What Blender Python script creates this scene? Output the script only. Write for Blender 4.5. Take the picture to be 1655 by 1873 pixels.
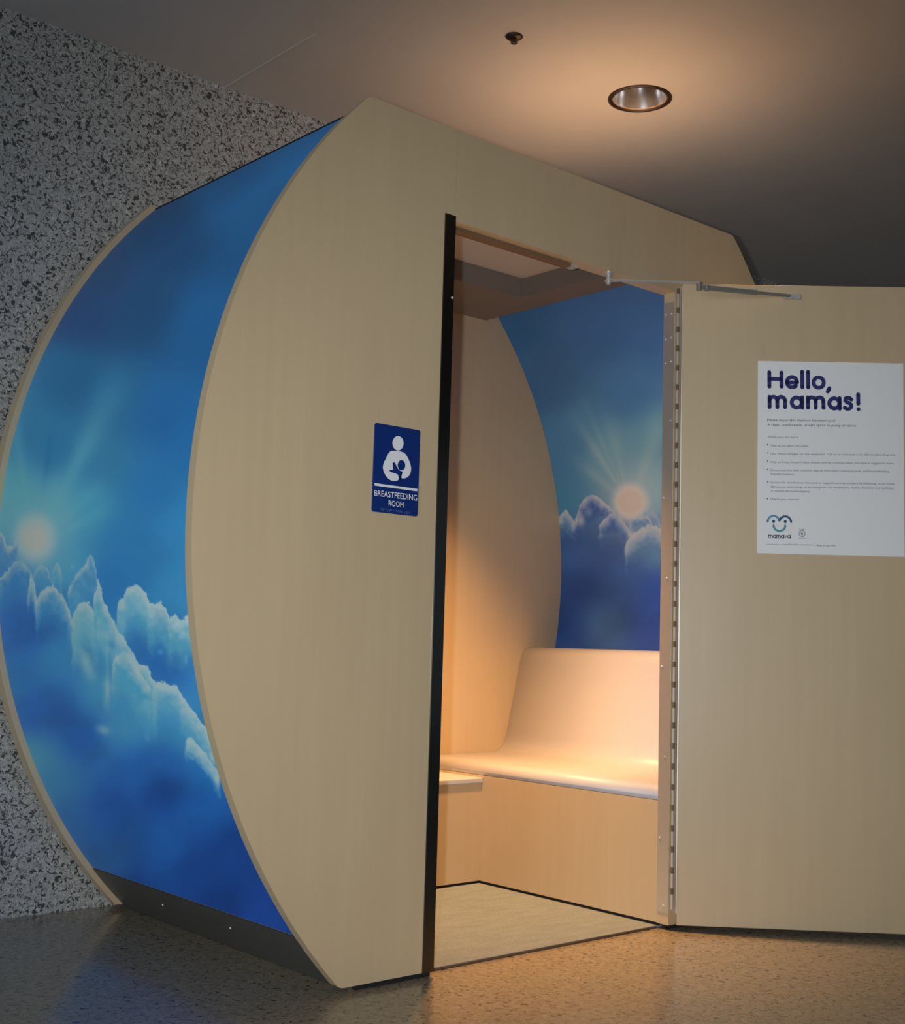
import bpy, bmesh, math, random
import numpy as np
from mathutils import Matrix, Vector

# ------------------------------------------------------------------ reset
for o in list(bpy.data.objects):
    bpy.data.objects.remove(o, do_unlink=True)
SC = bpy.context.scene
COL = SC.collection
PI = math.pi

# ------------------------------------------------------------------ camera
CAM_POS = Vector((-1.78238518, -2.43167463, 0.81372315))
CAM_D = Vector((0.65384859, 0.7494794, 0.10374318))
CAM_R = Vector((0.75123434, -0.65939713, 0.02902408))
CAM_U = Vector((-0.09016091, -0.05895808, 0.99418054))
cam = bpy.data.cameras.new('camera')
cam.sensor_fit = 'HORIZONTAL'
cam.sensor_width = 36.0
cam.lens = 2318.188 / 1655.0 * 36.0
cam.clip_start = 0.05
cam_o = bpy.data.objects.new('camera', cam)
COL.objects.link(cam_o)
cam_o.matrix_world = Matrix(((CAM_R.x, CAM_U.x, -CAM_D.x, CAM_POS.x),
                             (CAM_R.y, CAM_U.y, -CAM_D.y, CAM_POS.y),
                             (CAM_R.z, CAM_U.z, -CAM_D.z, CAM_POS.z),
                             (0, 0, 0, 1)))
SC.camera = cam_o

# ------------------------------------------------------------------ world + large lights
world = bpy.data.worlds.new('world')
SC.world = world
world.use_nodes = True
bg = world.node_tree.nodes['Background']
bg.inputs['Color'].default_value = (0.80, 0.92, 1.0, 1)
bg.inputs['Strength'].default_value = 0.12

def area_light(name, loc, target, sx, sy, power, color):
    l = bpy.data.lights.new(name, 'AREA')
    l.shape = 'RECTANGLE'; l.size = sx; l.size_y = sy
    l.energy = power; l.color = color
    o = bpy.data.objects.new(name, l)
    COL.objects.link(o)
    o.location = loc
    d = Vector(target) - Vector(loc)
    o.rotation_euler = d.to_track_quat('-Z', 'Y').to_euler()
    return o
# the photographer's flash: a small lamp just left of the lens
fl = bpy.data.lights.new('camera_flash', 'SPOT')
fl.energy = 200; fl.color = (0.93, 0.96, 1.0)
fl.spot_size = math.radians(66); fl.spot_blend = 1.0
fl.shadow_soft_size = 0.02
fl_o = bpy.data.objects.new('camera_flash', fl); COL.objects.link(fl_o)
fl_o.location = CAM_POS - CAM_R * 0.085 + CAM_U * 0.01
fl_o.rotation_euler = (CAM_D + CAM_R * 0.055 - CAM_U * 0.085).to_track_quat('-Z', 'Y').to_euler()
# added unseen cool fill from the left, lifting the wall and ceiling
area_light('left_fill_light', (-6.5, -3.2, 1.1), (0, 0.2, 0.9), 3.0, 1.9, 105, (0.80, 0.92, 1.0))

SC.view_settings.view_transform = 'Standard'
SC.view_settings.look = 'None'
SC.view_settings.gamma = 1.0
SC.view_settings.use_curve_mapping = False
SC.view_settings.exposure = 0.0

# ------------------------------------------------------------------ dimensions (metres)
HT = 2.16            # pod height
XC, ZC, R = 1.1189, 1.0916, 1.5281      # left side arc of the panels
XW = 0.7701          # mirror plane of the pod
XCR = 2 * XW - XC    # arc centre of the right side
D = 1.163            # pod depth
TH = 0.028           # front panel thickness
YR = 1.123           # inner face of the rear panel
ZB = 0.0145          # underside of the panels
XJ, XO = 0.283, 0.319    # strike strip / left side of the doorway
XH = 1.222           # right side of the doorway
ZH = 1.912           # underside of the header
ZCEIL = 2.657
YWALL = 1.185

def arcx(z, r=R, side=-1):
    c = XC if side < 0 else XCR
    return c + side * math.sqrt(max(r * r - (z - ZC) ** 2, 0))

# ------------------------------------------------------------------ helpers
def srgb(r, g, b):
    f = lambda c: c / 12.92 if c <= 0.04045 else ((c + 0.055) / 1.055) ** 2.4
    return (f(r / 255), f(g / 255), f(b / 255), 1)

def link(name, me, mat=None, parent=None):
    o = bpy.data.objects.new(name, me)
    COL.objects.link(o)
    if mat is not None:
        me.materials.append(mat)
    if parent is not None:
        o.parent = parent
    return o

def build(name, bm, mat, parent=None, smooth=False):
    bmesh.ops.recalc_face_normals(bm, faces=bm.faces)
    me = bpy.data.meshes.new(name)
    bm.to_mesh(me); bm.free()
    if smooth:
        for p in me.polygons: p.use_smooth = True
    return link(name, me, mat, parent)

def empty(name, loc=(0, 0, 0)):
    o = bpy.data.objects.new(name, None)
    COL.objects.link(o)
    o.location = loc
    o.empty_display_size = 0.1
    return o

def tag(o, label, cat=None, group=None, kind=None):
    if label: o['label'] = label
    if cat: o['category'] = cat
    if group: o['group'] = group
    if kind: o['kind'] = kind
    return o

def box(bm, x0, x1, y0, y1, z0, z1, m=None):
    vs = [bm.verts.new(((m @ Vector((x, y, z))) if m else (x, y, z)))
          for x in (x0, x1) for y in (y0, y1) for z in (z0, z1)]
    for f in ((0, 1, 3, 2), (4, 6, 7, 5), (0, 4, 5, 1), (2, 3, 7, 6), (0, 2, 6, 4), (1, 5, 7, 3)):
        bm.faces.new([vs[i] for i in f])

def bevel_all(bm, w, seg=2):
    bmesh.ops.bevel(bm, geom=list(bm.edges), offset=w, segments=seg, affect='EDGES', profile=0.6)

def prism_xz(bm, pts, y0, y1):
    """closed outline in x,z pulled from y0 to y1"""
    a = [bm.verts.new((x, y0, z)) for x, z in pts]
    b = [bm.verts.new((x, y1, z)) for x, z in pts]
    bm.faces.new(a); bm.faces.new(b[::-1])
    n = len(pts)
    for i in range(n):
        j = (i + 1) % n
        bm.faces.new((a[j], a[i], b[i], b[j]))

def prism_xy(bm, pts, z0, z1):
    a = [bm.verts.new((x, y, z0)) for x, y in pts]
    b = [bm.verts.new((x, y, z1)) for x, y in pts]
    bm.faces.new(a); bm.faces.new(b[::-1])
    n = len(pts)
    for i in range(n):
        j = (i + 1) % n
        bm.faces.new((a[j], a[i], b[i], b[j]))

def tube(bm, p0, p1, r0, r1=None, n=16):
    p0, p1 = Vector(p0), Vector(p1)
    r1 = r0 if r1 is None else r1
    d = (p1 - p0).normalized()
    q = d.to_track_quat('Z', 'Y')
    ra = []
    for p, r in ((p0, r0), (p1, r1)):
        ra.append([bm.verts.new(p + q @ Vector((r * math.cos(2 * PI * i / n), r * math.sin(2 * PI * i / n), 0))) for i in range(n)])
    for i in range(n):
        j = (i + 1) % n
        bm.faces.new((ra[0][i], ra[0][j], ra[1][j], ra[1][i]))
    bm.faces.new(ra[0][::-1]); bm.faces.new(ra[1])

def lathe(bm, prof, c, n=32, close=False):
    """prof: list of (radius, z)"""
    rings = []
    for r, z in prof:
        if r < 1e-6:
            rings.append([bm.verts.new((c[0], c[1], c[2] + z))])
        else:
            rings.append([bm.verts.new((c[0] + r * math.cos(2 * PI * i / n), c[1] + r * math.sin(2 * PI * i / n), c[2] + z)) for i in range(n)])
    for a, b in zip(rings, rings[1:]):
        for i in range(n):
            j = (i + 1) % n
            va = [a[0]] if len(a) == 1 else [a[i], a[j]]
            vb = [b[0]] if len(b) == 1 else [b[j], b[i]]
            if len(va) + len(vb) >= 3:
                bm.faces.new(va + vb)

def arc_sheet_solid(bm, z0, z1, r_in, r_out, y0, y1, side, n=40):
    """curved side slab of the pod"""
    pts = []
    zs = [z0 + (z1 - z0) * i / n for i in range(n + 1)]
    out = [(arcx(z, r_out, side), z) for z in zs]
    inn = [(arcx(z, r_in, side), z) for z in zs]
    prism_xz(bm, out + inn[::-1], y0, y1)

# ------------------------------------------------------------------ materials
def new_mat(name):
    m = bpy.data.materials.new(name)
    m.use_nodes = True
    nt = m.node_tree
    b = nt.nodes['Principled BSDF']
    return m, nt, b

def plain(name, col, rough=0.5, metal=0.0, spec=0.5, emit=None):
    m, nt, b = new_mat(name)
    b.inputs['Base Color'].default_value = col if len(col) == 4 else (*col, 1)
    b.inputs['Roughness'].default_value = rough
    b.inputs['Metallic'].default_value = metal
    b.inputs['Specular IOR Level'].default_value = spec
    if emit:
        b.inputs['Emission Color'].default_value = (*emit[0], 1)
        b.inputs['Emission Strength'].default_value = emit[1]
    return m

def N(nt, t, **kw):
    n = nt.nodes.new(t)
    for k, v in kw.items():
        if k.startswith('_'):
            setattr(n, k[1:], v)
        else:
            n.inputs[k].default_value = v
    return n

def obj_coords(nt, scale=(1, 1, 1)):
    tc = nt.nodes.new('ShaderNodeTexCoord')
    mp = nt.nodes.new('ShaderNodeMapping')
    mp.inputs['Scale'].default_value = scale
    nt.links.new(tc.outputs['Object'], mp.inputs['Vector'])
    return mp.outputs['Vector']

def ramp(nt, fac, stops, interp='LINEAR'):
    r = nt.nodes.new('ShaderNodeValToRGB')
    r.color_ramp.interpolation = interp
    el = r.color_ramp.elements
    el[0].position, el[0].color = stops[0][0], (*stops[0][1], 1)
    el[1].position, el[1].color = stops[-1][0], (*stops[-1][1], 1)
    for p, c in stops[1:-1]:
        e = el.new(p); e.color = (*c, 1)
    nt.links.new(fac, r.inputs['Fac'])
    return r.outputs['Color']

def mixc(nt, fac, a, b, mode='MIX'):
    m = nt.nodes.new('ShaderNodeMix'); m.data_type = 'RGBA'; m.blend_type = mode
    for sock, v in ((m.inputs[0], fac), (m.inputs[6], a), (m.inputs[7], b)):
        if isinstance(v, (int, float)): sock.default_value = v
        elif isinstance(v, tuple): sock.default_value = v if len(v) == 4 else (*v, 1)
        else: nt.links.new(v, sock)
    return m.outputs[2]

def wood(name, base, rough=0.36, spec=1.0):
    m, nt, b = new_mat(name)
    v = obj_coords(nt, (26, 26, 0.9))
    n1 = N(nt, 'ShaderNodeTexNoise', Scale=1.6, Detail=5.0, Roughness=0.6)
    nt.links.new(v, n1.inputs['Vector'])
    v2 = obj_coords(nt, (3.2, 3.2, 1.1))
    n2 = N(nt, 'ShaderNodeTexNoise', Scale=1.4, Detail=2.0)
    nt.links.new(v2, n2.inputs['Vector'])
    d = tuple(c * 0.965 for c in base); l = tuple(min(c * 1.02, 1) for c in base)
    c1 = ramp(nt, n1.outputs['Fac'], [(0.3, d), (0.7, l)])
    c2 = ramp(nt, n2.outputs['Fac'], [(0.3, (0.95, 0.94, 0.93)), (0.7, (1.0, 1.0, 1.0))])
    col = mixc(nt, 1.0, c1, c2, 'MULTIPLY')
    # a few small brown mineral streaks in the veneer
    v3 = obj_coords(nt, (7, 7, 2.2))
    vo = N(nt, 'ShaderNodeTexVoronoi', Scale=1.0, Randomness=1.0)
    nt.links.new(v3, vo.inputs['Vector'])
    f = ramp(nt, vo.outputs['Distance'], [(0.02, (0.25, 0.25, 0.25)), (0.07, (0, 0, 0))])
    col = mixc(nt, f, col, tuple(c * k for c, k in zip(base, (0.72, 0.62, 0.55))))
    nt.links.new(col, b.inputs['Base Color'])
    b.inputs['Roughness'].default_value = rough
    b.inputs['Specular IOR Level'].default_value = spec
    return m

M = {}
M['wood'] = wood('maple_plywood', (0.605, 0.468, 0.288))
M['wood_edge'] = wood('plywood_edge', (0.52, 0.42, 0.28), 0.6, 0.2)
M['white'] = plain('cream_laminate', (0.57, 0.57, 0.62), 0.42)
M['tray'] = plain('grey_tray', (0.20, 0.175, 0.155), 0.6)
M['dark_metal'] = plain('polished_dark_steel', (0.12, 0.12, 0.115), 0.14, 1.0)
M['kick'] = plain('black_kick_plate', (0.085, 0.085, 0.075), 0.45)
M['black'] = plain('black_gap', (0.008, 0.008, 0.008), 0.8)
M['steel'] = plain('zinc_steel', (0.60, 0.59, 0.57), 0.34, 0.45)
M['steel_dk'] = plain('grey_steel', (0.27, 0.26, 0.24), 0.4, 0.4)
M['alu'] = plain('aluminium_hinge', (0.78, 0.74, 0.70), 0.38, 0.75)
M['hinge_gap'] = plain('hinge_knuckle_dark', (0.16, 0.12, 0.08), 0.6, 0.2)
M['bronze'] = plain('brown_rail', (0.20, 0.11, 0.055), 0.55)
M['paper'] = plain('white_placard', (0.83, 0.85, 0.86), 0.55)
M['navy'] = plain('navy_ink', srgb(32, 37, 108), 0.6)
M['ink'] = plain('grey_ink', srgb(96, 106, 120), 0.7)
M['ink_dk'] = plain('dark_ink', srgb(40, 48, 66), 0.7)
M['teal'] = plain('teal_ink', srgb(84, 152, 160), 0.6)
M['teal_dk'] = plain('blue_ink', srgb(46, 78, 118), 0.6)
M['teal_lt'] = plain('light_teal_ink', srgb(96, 150, 190), 0.6)
M['sign_blue'] = plain('navy_sign_plastic', srgb(4, 42, 114), 0.42)
M['sign_white'] = plain('white_sign_plastic', (0.80, 0.82, 0.86), 0.5)
M['sprinkler'] = plain('dark_bronze', (0.045, 0.035, 0.025), 0.4, 0.6)
M['rim'] = plain('bronze_rim', (0.05, 0.03, 0.02), 0.4, 0.4)
M['reflector'] = plain('specular_reflector', (0.55, 0.54, 0.54), 0.22, 1.0)

def ceiling_mat():
    m, nt, b = new_mat('ceiling_paint')
    v = obj_coords(nt)
    n = N(nt, 'ShaderNodeTexNoise', Scale=2.0, Detail=3.0)
    nt.links.new(v, n.inputs['Vector'])
    nt.links.new(ramp(nt, n.outputs['Fac'], [(0.3, (0.54, 0.51, 0.48)), (0.7, (0.58, 0.555, 0.52))]), b.inputs['Base Color'])
    b.inputs['Roughness'].default_value = 0.75
    return m
M['ceiling'] = ceiling_mat()

def granite():
    m, nt, b = new_mat('speckled_granite')
    v = obj_coords(nt)
    # flakes: small cells, each stretched along a random direction by warping
    wn = N(nt, 'ShaderNodeTexNoise', Scale=26.0, Detail=2.0)
    nt.links.new(v, wn.inputs['Vector'])
    warp = mixc(nt, 0.02, v, wn.outputs['Color'], 'ADD')
    n1 = N(nt, 'ShaderNodeTexNoise', Scale=82.0, Detail=3.0, Roughness=0.55, Distortion=1.0)
    nt.links.new(warp, n1.inputs['Vector'])
    n2 = N(nt, 'ShaderNodeTexNoise', Scale=105.0, Detail=3.0, Roughness=0.6, Distortion=1.6)
    nt.links.new(warp, n2.inputs['Vector'])
    g = ramp(nt, n2.outputs['Fac'], [(0.30, (0.30, 0.295, 0.28)), (0.50, (0.41, 0.405, 0.39)), (0.60, (0.48, 0.475, 0.46)), (0.68, (0.72, 0.72, 0.71))])
    f = ramp(nt, n1.outputs['Fac'], [(0.41, (1, 1, 1)), (0.46, (0, 0, 0))])
    col = mixc(nt, f, g, (0.06, 0.058, 0.055))
    n3 = N(nt, 'ShaderNodeTexNoise', Scale=70.0, Detail=3.0, Roughness=0.6, Distortion=1.4)
    nt.links.new(v, n3.inputs['Vector'])
    f3 = ramp(nt, n3.outputs['Fac'], [(0.58, (0, 0, 0)), (0.62, (0.7, 0.7, 0.7))])
    col = mixc(nt, f3, col, (0.12, 0.115, 0.11))
    nt.links.new(col, b.inputs['Base Color'])
    b.inputs['Roughness'].default_value = 0.5
    b.inputs['Specular IOR Level'].default_value = 0.3
    return m
M['granite'] = granite()

def terrazzo():
    m, nt, b = new_mat('polished_terrazzo')
    v = obj_coords(nt)
    vo = N(nt, 'ShaderNodeTexVoronoi', Scale=95.0, Randomness=1.0)
    nt.links.new(v, vo.inputs['Vector'])
    c1 = ramp(nt, vo.outputs['Color'], [(0.0, (0.21, 0.175, 0.125)), (0.35, (0.27, 0.225, 0.16)), (0.7, (0.325, 0.275, 0.20)), (1.0, (0.245, 0.20, 0.142))])
    n1 = N(nt, 'ShaderNodeTexNoise', Scale=70.0, Detail=3.0, Roughness=0.6, Distortion=0.8)
    nt.links.new(v, n1.inputs['Vector'])
    f = ramp(nt, n1.outputs['Fac'], [(0.36, (1, 1, 1)), (0.41, (0, 0, 0))])
    col = mixc(nt, f, c1, (0.06, 0.05, 0.04))
    f2 = ramp(nt, n1.outputs['Fac'], [(0.64, (0, 0, 0)), (0.69, (0.7, 0.7, 0.7))])
    col = mixc(nt, f2, col, (0.45, 0.41, 0.34))
    nt.links.new(col, b.inputs['Base Color'])
    n2 = N(nt, 'ShaderNodeTexNoise', Scale=3.0, Detail=3.0)
    nt.links.new(v, n2.inputs['Vector'])
    rr = N(nt, 'ShaderNodeMapRange'); rr.inputs['To Min'].default_value = 0.13; rr.inputs['To Max'].default_value = 0.24
    nt.links.new(n2.outputs['Fac'], rr.inputs['Value'])
    nt.links.new(rr.outputs['Result'], b.inputs['Roughness'])
    b.inputs['Specular IOR Level'].default_value = 0.5
    return m
M['terrazzo'] = terrazzo()

def carpet():
    m, nt, b = new_mat('beige_carpet')
    v = obj_coords(nt)
    n = N(nt, 'ShaderNodeTexNoise', Scale=120.0, Detail=4.0, Roughness=0.7)
    nt.links.new(v, n.inputs['Vector'])
    n2 = N(nt, 'ShaderNodeTexNoise', Scale=9.0, Detail=3.0)
    nt.links.new(obj_coords(nt, (1, 3.5, 1)), n2.inputs['Vector'])
    c1 = ramp(nt, n.outputs['Fac'], [(0.3, (0.21, 0.255, 0.29)), (0.7, (0.28, 0.335, 0.38))])
    c2 = ramp(nt, n2.outputs['Fac'], [(0.35, (0.90, 0.89, 0.88)), (0.65, (1, 1, 1))])
    nt.links.new(mixc(nt, 1.0, c1, c2, 'MULTIPLY'), b.inputs['Base Color'])
    b.inputs['Roughness'].default_value = 0.95
    b.inputs['Specular IOR Level'].default_value = 0.1
    return m
M['carpet'] = carpet()

M['roof'] = plain('glossy_white_roof', (0.62, 0.59, 0.56), 0.28)

def print_mat(name, rough):
    m, nt, b = new_mat(name)
    at = nt.nodes.new('ShaderNodeAttribute'); at.attribute_name = 'print'
    nt.links.new(at.outputs['Color'], b.inputs['Base Color'])
    b.inputs['Roughness'].default_value = rough
    b.inputs['Specular IOR Level'].default_value = 0.2
    return m
M['print'] = print_mat('sky_print_vinyl', 0.5)

# ------------------------------------------------------------------ the setting
def setting():
    bm = bmesh.new(); box(bm, -9, 7, -9, YWALL + 0.2, -0.12, 0.0)
    tag(build('floor', bm, M['terrazzo']), 'polished speckled terrazzo floor', kind='structure')
    bm = bmesh.new(); box(bm, -9, 7, YWALL, YWALL + 0.18, 0.0, ZCEIL)
    tag(build('wall_back', bm, M['granite']), 'dark flecked granite wall behind the pod', kind='structure')
    # ceiling with a round hole for the downlight
    bm = bmesh.new()
    cx, cy, hr, h = LX, LY, 0.098, 0.3
    X0, X1, Y0, Y1 = -9, 7, -9, YWALL + 0.18
    g = [X0, cx - h, cx + h, X1]; k = [Y0, cy - h, cy + h, Y1]
    vv = [[bm.verts.new((x, y, ZCEIL)) for y in k] for x in g]
    for i in range(3):
        for j in range(3):
            if (i, j) != (1, 1):
                bm.faces.new((vv[i][j], vv[i][j + 1], vv[i + 1][j + 1], vv[i + 1][j]))
    n = 48
    ring, sq = [], []
    for i in range(n):
        a = 2 * PI * i / n
        c, s = math.cos(a), math.sin(a)
        ring.append(bm.verts.new((cx + hr * c, cy + hr * s, ZCEIL)))
        q = h / max(abs(c), abs(s))
        sq.append(bm.verts.new((cx + q * c, cy + q * s, ZCEIL)))
    for i in range(n):
        j = (i + 1) % n
        bm.faces.new((ring[i], ring[j], sq[j], sq[i]))
    tag(build('ceiling', bm, M['ceiling']), 'painted grey ceiling over the pod', kind='structure')
    bm = bmesh.new(); box(bm, 0.302, 0.307, 0.66, YWALL, ZCEIL - 0.0015, ZCEIL)
    tag(build('trim_1', bm, plain('ceiling_joint', (0.62, 0.60, 0.575), 0.6)), 'thin pale joint line in the ceiling', kind='structure')

LX, LY = 1.353, 0.266
setting()

# ------------------------------------------------------------------ downlight and sprinkler
def downlight():
    root = tag(empty('recessed_downlight', (LX, LY, ZCEIL)), 'round recessed downlight with dark rim and silver reflector in the ceiling', 'ceiling light')
    bm = bmesh.new()
    lathe(bm, [(0.091, 0.004), (0.091, -0.003), (0.100, -0.006), (0.107, -0.003), (0.107, 0.0)], (0, 0, 0), 48)
    build('rim', bm, M['rim'], root, True)
    bm = bmesh.new()
    lathe(bm, [(0.092, 0.0), (0.086, 0.03), (0.074, 0.07), (0.058, 0.105), (0.044, 0.125)], (0, 0, 0), 48)
    r = build('reflector', bm, M['reflector'], root, True)
    bm = bmesh.new()
    lathe(bm, [(0.044, 0.125), (0.044, 0.16), (0.0, 0.16)], (0, 0, 0), 32)
    build('lamp_holder', bm, M['rim'], root, True)
    l = bpy.data.lights.new('downlight_lamp', 'SPOT')
    l.energy = 105; l.color = (1.0, 0.60, 0.33)
    l.spot_size = math.radians(80); l.spot_blend = 0.35
    l.shadow_soft_size = 0.045
    o = bpy.data.objects.new('downlight_lamp', l); COL.objects.link(o)
    o.location = (LX, LY, ZCEIL + 0.10)
downlight()

def sprinkler():
    c = (0.747, 0.247, ZCEIL)
    root = tag(empty('fire_sprinkler', c), 'small dark recessed fire sprinkler head in the ceiling', 'sprinkler')
    bm = bmesh.new()
    lathe(bm, [(0.0, 0.0), (0.026, 0.0), (0.027, -0.003), (0.024, -0.006), (0.018, -0.010), (0.010, -0.011), (0.0, -0.011)], (0, 0, 0), 28)
    build('escutcheon', bm, M['sprinkler'], root, True)
    bm = bmesh.new()
    tube(bm, (0, 0, -0.010), (0, 0, -0.020), 0.006, 0.005, 12)
    tube(bm, (0, 0, -0.020), (0, 0, -0.023), 0.010, 0.010, 16)
    build('nozzle', bm, M['sprinkler'], root)
sprinkler()

# ------------------------------------------------------------------ printed sky (flat print on the curved sides)
rng = np.random.default_rng(7)
LAT = rng.random((64, 64))
def vnoise(x, y):
    xi = np.floor(x).astype(int); yi = np.floor(y).astype(int)
    fx = x - xi; fy = y - yi
    fx = fx * fx * (3 - 2 * fx); fy = fy * fy * (3 - 2 * fy)
    g = lambda a, b: LAT[a % 64, b % 64]
    return (g(xi, yi) * (1 - fx) + g(xi + 1, yi) * fx) * (1 - fy) + (g(xi, yi + 1) * (1 - fx) + g(xi + 1, yi + 1) * fx) * fy
def fbm(x, y, o=4):
    s = 0; a = 0.5; t = 0
    for i in range(o):
        s = s + a * vnoise(x * 2 ** i + 17 * i, y * 2 ** i + 5 * i); t += a; a *= 0.5
    return s / t
def sst(a, b, x):
    t = np.clip((x - a) / (b - a), 0, 1)
    return t * t * (3 - 2 * t)

EXPS = [(i, j) for i in range(4) for j in range(5) if i + j < 6]
LU = [643.928, -605.546, 388.303, -78.149, 15.14, -470.766, 76.493, -30.046, -4.533, 1.905, 112.697, -5.417, 1.361, -0.636, -18.097, -1.012, 1.022]
LV = [1818.079, -704.835, -181.323, 77.765, -2.435, -178.749, 154.872, 92.733, -40.557, 1.95, 45.517, -44.317, -16.638, 7.643, -8.483, 11.644, -1.746]
RU = [1304.98, 371.614, -303.541, 120.388, -26.754, -488.752, 19.739, 1.463, -4.651, 1.001, 90.048, -15.064, 4.827, 0.175, -12.009, 3.12, -1.125]
RV = [1673.3, -625.331, 51.892, 2.545, -7.626, -105.44, 130.027, -24.685, 2.344, 1.98, 18.82, -24.984, 7.887, -2.354, -1.936, 1.809, 0.163]
def poly(co, y, z):
    return sum(c * y ** i * z ** j for c, (i, j) in zip(co, EXPS))

def rbf(U, V, pts, s):
    num = np.zeros(U.shape + (3,)); den = np.zeros(U.shape)
    for x, y, c in pts:
        w = 1.0 / (((U - x) ** 2 + (V - y) ** 2) + s * s) ** 2
        num += w[..., None] * np.array(c, float); den += w
    return num / den[..., None]

def clouds(C, U, V, edges):
    """back-to-front cloud banks: each is lit along its upper outline and sinks into the haze below"""
    b1 = np.abs(fbm(U / 9.0, V / 9.0, 3) - 0.5) * 2; b2 = np.abs(fbm(U / 22.0 + 31, V / 22.0 + 7, 3) - 0.5) * 2
    soft = fbm(U / 14.0 + 3, V / 14.0 + 11, 4)
    for pts, ins, white, L, fade in edges:
        xs = [p[0] for p in pts]; ys = [p[1] for p in pts]
        Uw = U + 5 * (fbm(U / 12.0 + 50, V / 12.0, 2) - 0.5)
        e = np.interp(Uw, xs, ys) + 9 * b1 + 8 * b2 - 5
        side = sst(xs[0] - 1, xs[0] + 4, Uw) * (1 - sst(xs[-1] - 4, xs[-1] + 1, Uw))
        d = V - e
        a = sst(0, 3.0, d) * side * (1 - sst(fade * 0.35, fade, d + 30 * (soft - 0.5)))
        k = np.clip(1.15 * np.exp(-(np.clip(d, 0, None) / L) ** 1.3) + 0.9 * (soft - 0.5), 0, 1)
        col = np.array(ins, float) * (1 - k[..., None]) + np.array(white, float) * k[..., None]
        C = C * (1 - a[..., None]) + col * a[..., None]
    return C

def blobs(C, U, V, lst):
    n = fbm(U / 16.0, V / 16.0, 3) - 0.5
    for x, y, rx, ry, rot, col, s in lst:
        c, q = math.cos(math.radians(rot)), math.sin(math.radians(rot))
        dx, dy = U - x, V - y
        d = np.sqrt(((c * dx + q * dy) / rx) ** 2 + ((-q * dx + c * dy) / ry) ** 2) + 0.5 * n
        a = np.exp(-np.clip(d, 0, None) ** 2 * 1.4) * s
        C = C + a[..., None] * (np.array(col, float) - C)
    return C

def rays(C, U, V, sx, sy, lst, col):
    dx = U - sx; dy = sy - V
    ang = np.degrees(np.arctan2(dx, dy)); rad = np.hypot(dx, dy)
    for a0, wd, r0, r1, s in lst:
        t = np.exp(-((ang - a0) / wd) ** 2) * sst(r0 * 0.3, r0, rad) * (1 - sst(r1 * 0.45, r1, rad)) * s
        t = t * (dy > 0)
        C = C + t[..., None] * (np.array(col, float) - C)
    return C

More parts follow.
